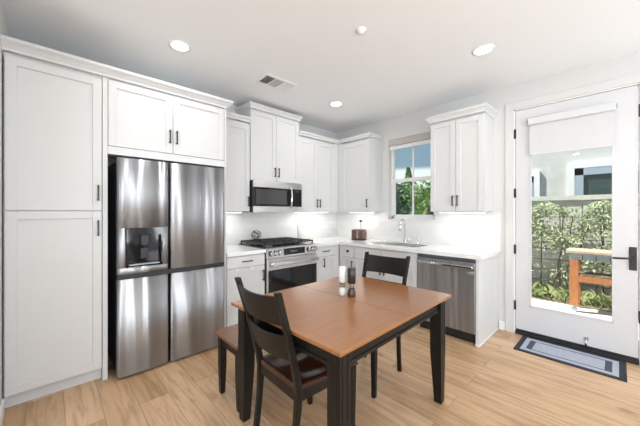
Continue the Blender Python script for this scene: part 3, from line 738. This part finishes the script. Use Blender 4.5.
# mills ------------------------------------------------------------
def mill(x, y, top, base_m, label):
    t = thing('spice_mill', label, 'mill', (x, y, .76), group='mills on the dining table')
    MB().lathe([(.026, .092), (.028, .095), (.028, .194), (.025, .199), (.005, .20)], (x, y, .7602)).build('upper_body', top, t)
    MB().lathe([(.020, .056), (.015, .066), (.0155, .080), (.022, .091)], (x, y, .7602)).build('chamber', M['clear'], t)
    MB().lathe([(.027, 0), (.028, .004), (.028, .030), (.0245, .043), (.018, .056)], (x, y, .7602)).build('base', base_m, t)
    return t
M['millwhite'] = new_mat('mill_white', (.78, .78, .76), .3); M['millgrey'] = new_mat('mill_frosted', (.62, .62, .60), .25)
M['millblack'] = new_mat('mill_black', (.02, .018, .017), .3); M['millbrown'] = new_mat('mill_smoked', (.05, .03, .022), .15)
mill(-2.248, -2.150, M['millwhite'], M['millgrey'], 'white salt mill standing on the dining table')
mill(-2.236, -2.222, M['millblack'], M['millbrown'], 'black pepper mill standing on the dining table')

# counter items ------------------------------------------------------------
to = thing('toaster', 'small copper-brown toaster on the corner counter', 'toaster', (-.27, -.70, CT))
cu = new_mat('copper_brown', (.15, .09, .07), .3, .4)
def rot_box(mb, c, ang, hx, hy, z0, z1, bev=0.0, mi=0):
    n0 = len(mb.bm.verts); mb.box(-hx, hx, -hy, hy, z0, z1, bev, mi=mi); mb.bm.verts.ensure_lookup_table()
    R_ = Matrix.Translation((c[0], c[1], 0)) @ Matrix.Rotation(ang, 4, 'Z')
    bmesh.ops.transform(mb.bm, matrix=R_, verts=mb.bm.verts[n0:])
tcx, tcy, ta = -.262, -.715, math.radians(20)
mb = MB(); rot_box(mb, (tcx, tcy), ta, .078, .105, CT+.012, CT+.165, .022); mb.build('body', cu, to)
mb = MB(); rot_box(mb, (tcx, tcy), ta, .074, .100, CT, CT+.014); mb.build('base', M['blackplastic'], to)
mb = MB()
for k in (-.03, .03): rot_box(mb, (tcx+math.cos(ta)*k, tcy+math.sin(ta)*k), ta, .012, .075, CT+.160, CT+.166)
mb.build('slots', M['blackplastic'], to)
mb = MB(); c_ = Matrix.Rotation(ta, 3, 'Z') @ Vector((-.0805, -.0, 0)); rot_box(mb, (tcx+c_.x, tcy+c_.y), ta, .004, .012, CT+.03, CT+.15); mb.build('trim_strip', M['chrome'], to)
c_ = Matrix.Rotation(ta, 3, 'Z') @ Vector((0.0, -.108, 0)); mb = MB(); rot_box(mb, (tcx+c_.x, tcy+c_.y), ta, .014, .012, CT+.09, CT+.105, .003); mb.build('lever', M['blackplastic'], to)
MB().tube([(-.20, -.66, CT+.03), (-.12, -.62, CT+.02), (-.06, -.60, CT+.10), (-.045, -.575, CT+.22), (-.04, -.57, CT+.285)], .003, 6).box(-.055, -.0135, -.585, -.555, CT+.27, CT+.30, .004).build('power_cord', M['blackplastic'], to)
ph = thing('paper_towel_holder', 'slim black stand with a thin white paper roll right of the range', 'holder', (-.97, -.12, CT))
MB().lathe([(.062, 0), (.062, .008), (.055, .012)], (-.965, -.13, CT)).build('base', M['black'], ph)
MB().cyl((-.965, -.13, CT+.010), (-.965, -.13, CT+.29), .004).cyl((-1.012, -.13, CT+.010), (-1.012, -.13, CT+.24), .003).build('pole', M['black'], ph)
MB().cyl((-.965, -.13, CT+.013), (-.965, -.13, CT+.27), .026, None, 24).build('paper_roll', M['white_plastic'], ph)
kn = MB(); kc = Vector((-1.70, -.075, .0)); R0 = .06
kz = .9725+R0+.005
for ax_i, ang in enumerate((0, 40, 80, 120, 160)):
    Rm = Matrix.Rotation(math.radians(ang), 3, 'Z') @ Matrix.Rotation(math.radians(25+ax_i*17), 3, 'X')
    kn.tube([tuple(Vector((kc.x, kc.y, kz)) + Rm @ Vector((R0*math.cos(2*PI*k/28), R0*math.sin(2*PI*k/28), 0))) for k in range(28)], .0048, 8, closed=True, mi=ax_i % 2)
tag(kn.build('wire_ball_ornament', [M['iron'], new_mat('cream_metal', (.62, .56, .46), .4)]), 'small openwork black and cream ball at the back of the range', 'ornament')

def outlet(ax, u, z, label):
    t = thing('wall_outlet', label, 'outlet', P(ax, u, .012, z))
    mb = MB(); fbox(mb, ax, u-.036, u+.036, .0118, .017, z-.058, z+.058, .002); mb.build('plate', M['white_plastic'], t)
    mb = MB(); fbox(mb, ax, u-.017, u+.017, .017, .020, z-.034, z+.034, .001)
    mb.build('receptacle', M['trim'], t)
    mb = MB()
    for dz in (-.018, .018):
        for du in (-.006, .006): fbox(mb, ax, u+du-.001, u+du+.001, .0201, .0205, z+dz-.004, z+dz+.004)
    mb.build('slots', M['greymetal'], t)
outlet('B', -2.10, 1.19, 'white outlet on the backsplash under the right wall cabinet')
outlet('B', -.57, 1.20, 'white outlet on the backsplash above the toaster')
outlet('B', -.86, 1.20, 'white outlet on the backsplash left of the window')

# ------------------------------------------------------------------ door mat
mt = thing('door_mat', 'pale blue-grey door mat with dark border before the glass door', 'mat', (-.235, -3.165, 0))
mdark = add_bump(new_mat('mat_charcoal', (.035, .037, .048), .95), 300, .4); mlight = add_bump(noise_color(new_mat('mat_blue_grey', (.42, .46, .55), .95), (.38, .42, .52), (.50, .53, .60), 60), 300, .4)
mnavy = add_bump(new_mat('mat_slate', (.075, .085, .12), .95), 300, .4)
mx0, mx1, my0, my1 = -.455, -.022, -3.548, -2.785
MB().box(mx0, mx1, my0, my1, .0005, .007, .002).build('border', mdark, mt)
def ring(x0, x1, y0, y1, wx, wy, z0, z1, name, m_):
    mb = MB(); mb.box(x0, x1, y0, y0+wy, z0, z1); mb.box(x0, x1, y1-wy, y1, z0, z1); mb.box(x0, x0+wx, y0+wy, y1-wy, z0, z1); mb.box(x1-wx, x1, y0+wy, y1-wy, z0, z1); mb.build(name, m_, mt)
MB().box(mx0+.045, mx1-.045, my0+.045, my1-.045, .007, .0085).build('field', mlight, mt, label='pale blue-grey field')
ring(mx0+.095, mx1-.095, my0+.085, my1-.085, .012, .045, .0085, .0095, 'inner_stripe', mnavy)

# ------------------------------------------------------------------ ceiling fittings
def can(x, y, label, power=3):
    t = thing('recessed_light', label, 'ceiling light', (x, y, H-.002), group='recessed ceiling lights')
    n = 32; mb = MB(); a = []
    prof = [(.088, -.0005), (.088, -.005), (.072, -.008), (.066, -.004), (.066, -.0005)]
    rings = [[mb.bm.verts.new((x+r*math.cos(2*PI*i/n), y+r*math.sin(2*PI*i/n), H+z)) for i in range(n)] for r, z in prof]
    for p, q in zip(rings, rings[1:]):
        for i in range(n): mb.bm.faces.new((p[i], p[(i+1) % n], q[(i+1) % n], q[i])).smooth = True
    mb.build('trim_ring', M['trim'], t)
    MB().cyl((x, y, H-.0005), (x, y, H-.0035), .066, None, 32).build('lens', M['bulb'], t)
    d = bpy.data.lights.new('can_lamp', 'AREA'); d.shape = 'DISK'; d.size = .12; d.energy = power; d.color = (1, .97, .93)
    o = bpy.data.objects.new('can_lamp', d); COL.objects.link(o); o.location = (x, y, H-.012)
can(-2.947, -.919, 'recessed ceiling light above the refrigerator')
can(-1.009, -2.683, 'recessed ceiling light nearest the glass door')
can(-1.033, -.946, 'recessed ceiling light over the kitchen corner')
for x, y in ((-2.95, -2.7), (-1.0, -4.6), (-3.0, -4.8), (-5.5, -2.8), (-5.5, -5.2)):
    d = bpy.data.lights.new('can_lamp', 'AREA'); d.shape = 'DISK'; d.size = .12; d.energy = 7; d.color = (1, .97, .93)
    o = bpy.data.objects.new('can_lamp', d); COL.objects.link(o); o.location = (x, y, H-.004)
vt = thing('ceiling_vent', 'three-section white air vent in the ceiling', 'vent', (-1.955, -.912, H))
vx0, vx1, vy0, vy1 = -2.15, -1.76, -1.03, -.79
mb = MB(); 
mb.box(vx0, vx1, vy0, vy0+.03, H-.008, H-.0005); mb.box(vx0, vx1, vy1-.03, vy1, H-.008, H-.0005)
for x in (vx0, vx0+.03+.1033, vx0+.03+.2166, vx1-.03):
    w_ = .03 if x in (vx0, vx1-.03) else .012
    mb.box(x, x+w_, vy0+.03, vy1-.03, H-.008, H-.0005)
mb.build('frame', M['trim'], vt)
MB().box(vx0+.02, vx1-.02, vy0+.02, vy1-.02, H-.0025, H-.0007).build('dark_cavity', new_mat('vent_cavity', (.05, .05, .05), .8), vt)
for s_i in range(3):
    mb = MB(); xs = vx0+.03+s_i*.1133; tilt = (-.9, .0, .9)[s_i]
    for k in range(7):
        xc = xs+.012+k*.0135; dx = .005*[-1, .2, 1.3][s_i]
        mb.rectsweep([[(xc-dx, y, H-.003), (xc-dx+.0012, y, H-.003), (xc+dx+.0012+(.002 if s_i == 2 else 0), y, H-.0095), (xc+dx, y, H-.0095)] for y in (vy0+.03, vy1-.03)])
    mb.build('louvre', M['trim'], vt)
tag(MB().lathe([(.008, -.030), (.022, -.026), (.03, -.012), (.040, -.006), (.042, -.0005)], (-1.998, -2.118, H), 28).build('sprinkler_cap', M['trim']), 'small white round sprinkler cover on the ceiling', 'sprinkler')

# ------------------------------------------------------------------ outside
G = -.10
struct(MB().box(.151, 2.12, -9, 4.0, G-.15, G).build('patio_slab', M['concrete']))
struct(MB().box(2.121, 14, -9, 12, G-.17, G-.02).build('garden_ground', M['soil']))
struct(MB().box(2.95, 3.12, -8, -.6, G-.02, 1.56).box(2.92, 3.15, -8, -.6, 1.56, 1.64).build('garden_wall', M['beige']))
hs = thing('neighbour_house', 'grey stucco house beyond the garden wall, seen through the door', 'house', (5.1, -4.5, G))
MB().box(5.0, 5.15, -9, -1.55, G-.02, 5.2).build('wall', M['stucco'], hs)
MB().box(4.985, 4.999, -9, -2.36, 1.0, 5.2).build('wall', M['stucco'], hs)
def hwin(y0, y1, z0, z1, dep, fw, xs=4.985):
    mb = MB(); mb.box(xs-dep, xs, y0, y0+fw, z0, z1); mb.box(xs-dep, xs, y1-fw, y1, z0, z1); mb.box(xs-dep, xs, y0+fw, y1-fw, z1-fw, z1); mb.box(xs-dep, xs, y0+fw, y1-fw, z0, z0+fw*.7)
    f = mb.build('window_trim', M['trim'], hs)
    mb = MB(); q = fw; 
    mb.box(xs-.066, xs, y1-q-.15, y1-q, z0+fw*.7, z1-q); mb.box(xs-.066, xs, y0+q, y0+q+.06, z0+fw*.7, z1-q); mb.box(xs-.066, xs, y0+q, y1-q, z1-q-.16, z1-q)
    mb.build('window_frame', M['bluetrim'], f)
    MB().box(xs-.03, xs-.02, y0+q+.05, y1-q-.14, z0+fw*.6, z1-q-.14).build('pane', new_mat('dark_pane', (.05, .08, .075), .08), f)
hwin(-4.25, -2.688, 1.40, 2.46, .07, .12); hwin(-2.166, -1.65, 1.40, 2.36, .06, .12, 4.999)

random.seed(7)
def leaves(mb, pts, size, flat=None, mi=0):
    for p in pts:
        a = random.uniform(0, 2*PI); s_ = size*random.uniform(.6, 1.3)
        d = Vector((random.gauss(0, 1), random.gauss(0, 1), random.gauss(0, .8)))
        if flat is not None: d = d*.7+flat
        d.normalize(); u = d.orthogonal().normalized(); v = d.cross(u)
        u, v = u*math.cos(a)+v*math.sin(a), v*math.cos(a)-u*math.sin(a); p = Vector(p)
        q = [p-u*s_, p+v*s_*.42-u*s_*.1+d*s_*.12, p+u*s_, p-v*s_*.42-u*s_*.1+d*s_*.12]
        vs = [mb.bm.verts.new(c) for c in q]
        mb.bm.faces.new((vs[0], vs[1], vs[2])).material_index = mi; mb.bm.faces.new((vs[0], vs[2], vs[3])).material_index = mi
def foliage(name, pts, size, mat, parent, flat=None):
    mb = MB(); leaves(mb, pts, size, flat); me = mb.build(name, mat, parent); return me
# trellis with climbing vine
tr = thing('garden_trellis', 'dark wire trellis carrying vines on the garden wall', 'trellis', (2.75, -3, G))
mb = MB()
for k in range(16): y = -.9-k*.27; mb.tube([(2.76, y, G), (2.76, y+random.uniform(-.02, .02), 1.48)], .008, 6)
for k in range(8): z = .12+k*.19; mb.tube([(2.75, -.8, z), (2.75, -5.0, z)], .006, 6)
mb.build('grid', new_mat('weathered_rail', (.07, .06, .05), .7), tr)
vn = thing('climbing_vine', 'pale green vine covering the garden trellis', 'vine', (2.7, -3, G))
mb = MB()
for k in range(16):
    y = -1.2-k*.23+random.uniform(-.06, .06); pts = []; yy = y
    for j in range(9): pts.append((2.70+random.uniform(-.03, .03), yy, G-.02+j*.19)); yy += random.uniform(-.07, .04)
    mb.tube(pts, [.016-.001*j for j in range(9)], 6)
mb.build('stems', M['bark'], vn)
pts = []
while len(pts) < 11000:
    y = random.uniform(-4.6, -.9); z = 1.45-abs(random.gauss(0, .6))
    cl = math.sin(y*7+1.3*math.sin(z*9))+math.sin(z*11+y*5)
    if z < .1: continue
    if z < .75 and y > -2.66 and random.random() < .85: continue
    if cl < -.35 and random.random() < .8: continue
    pts.append((2.66+random.gauss(0, .07), y, z+.06*math.sin(y*9)+random.gauss(0, .02)))
foliage('leaves', pts, .027, M['leaf'], vn, Vector((-.8, .2, .6)))
gt = []
mb = MB()
for k in range(900):
    y = random.uniform(-4.6, -1.2); x = random.uniform(2.32, 2.68); L = random.uniform(.08, .30); a = random.uniform(0, 2*PI)
    tip = (x+math.cos(a)*L*.7, y+math.sin(a)*L*.7, G+L*random.uniform(.3, .9)); b0 = random.uniform(.004, .009)
    vs = [mb.bm.verts.new(c) for c in ((x-b0, y, G-.02), (x+b0, y+b0, G-.02), (x*.5+tip[0]*.5, y*.5+tip[1]*.5, (G+tip[2])/2+.05), tip)]
    mb.bm.faces.new((vs[0], vs[1], vs[2])); mb.bm.faces.new((vs[0], vs[2], vs[3]))
o = mb.build('ornamental_grass', M['grass']); o['kind'] = 'stuff'; o['label'] = 'tufts of grass growing in the planting bed'; o['category'] = 'grass'
# cart
bc = thing('outdoor_cart', 'orange wood rolling barbecue cart on the patio', 'cart', (1.98, -3.6, G))
cx0, cx1, cy0, cy1 = 1.76, 2.10, -4.1, -2.985
MB().box(cx0-.03, cx1+.03, cy0, cy1+.015, .755, .795, .005).build('top', M['cedartop'], bc, label='pale plank top')
mb = MB()
for x in (cx0, cx1-.02): mb.box(x, x+.02, cy0+.02, cy1-.02, .66, .753)
mb.build('apron', M['greymetal'], bc, label='grey metal rail under the top')
for x in (cx0+.002, cx1-.062):
    for y in (cy0+.02, cy1-.12):
        MB().box(x, x+.06, y, y+.10, G+.085, .753, .004).build('leg', M['cedar'], bc)
MB().box(cx0+.01, cx1-.01, cy0+.03, cy1-.03, .43, .455).build('shelf', M['soil'], bc, label='dark lower shelf')
MB().box(cx0+.003, cx0+.025, cy0+.12, cy1-.12, .345, .428).build('rail', M['cedar'], bc)
MB().box(cx1-.025, cx1-.003, cy0+.12, cy1-.12, .345, .428).build('rail', M['cedar'], bc)
MB().box(cx0+.062, cx1-.062, cy1-.06, cy1-.03, .345, .428).build('rail', M['cedar'], bc)
for k in range(6):
    y = cy1-.16-k*.14; MB().tube([(cx0, y, .73), (cx0-.03, y, .72), (cx0-.035, y, .69), (cx0-.02, y, .675)], .006, 6).build('hook', M['black'], bc)
for x in (cx0+.03, cx1-.03):
    for y in (cy0+.07, cy1-.07):
        MB().cyl((x-.012, y, G+.036), (x+.012, y, G+.036), .035, None, 20).box(x-.016, x+.016, y-.012, y+.012, G+.05, G+.085).build('caster', M['greymetal'], bc)
# trees beyond the kitchen window
def tree(x, y, h, r, mat, label, n=2600, size=.07, cone=False, trunk=.06):
    t = thing('garden_tree', label, 'tree', (x, y, G), group='trees outside the sink window')
    MB().tube([(x, y, G-.02), (x+.03, y-.02, h*.5), (x, y, h*.85)], [trunk, trunk*.7, .015], 8).build('trunk', M['bark'], t)
    pts = []
    for _ in range(n):
        if cone:
            z = h*(1-random.random()**1.3*.92); rr = r*(1-(z/h))*.95+.04; a = random.uniform(0, 2*PI); q = rr*random.random()**.4
            pts.append((x+q*math.cos(a), y+q*math.sin(a), z))
        else:
            v = Vector((random.gauss(0, 1), random.gauss(0, 1), random.gauss(0, 1))).normalized()*random.uniform(.55, 1.05)
            wob = 1+.25*math.sin(v.x*7+x)+.2*math.sin(v.z*6+v.y*5)
            pts.append((x+v.x*r*wob, y+v.y*r*wob, h-r*.95*1.1+v.z*r*1.1*wob*1.0))
    foliage('foliage', pts, size, mat, t)
tree(4.6, 2.05, 2.25, .95, M['leafdark'], 'dark green bushy tree behind the left lower window pane', 9000, .085)
tree(4.7, .25, 2.15, .85, M['leafbright'], 'bright green shrub behind the right lower window pane', 7000, .085)
tree(3.9, -.75, 1.75, .4, M['leafdark'], 'low dark shrub at the right edge of the sink window', 2000, .07)
tree(7.2, 2.6, 3.2, .8, M['leafbright'], 'pointed pale green tree rising above the window rail', 3000, .07, True)
tree(6.6, 5.6, 2.1, .8, M['leafdark'], 'dark shrub at the left edge of the sink window', 2000, .09)
struct(MB().box(8.6, 8.75, -1, 12, G-.02, 1.7).build('rear_garden_wall', M['beige']))
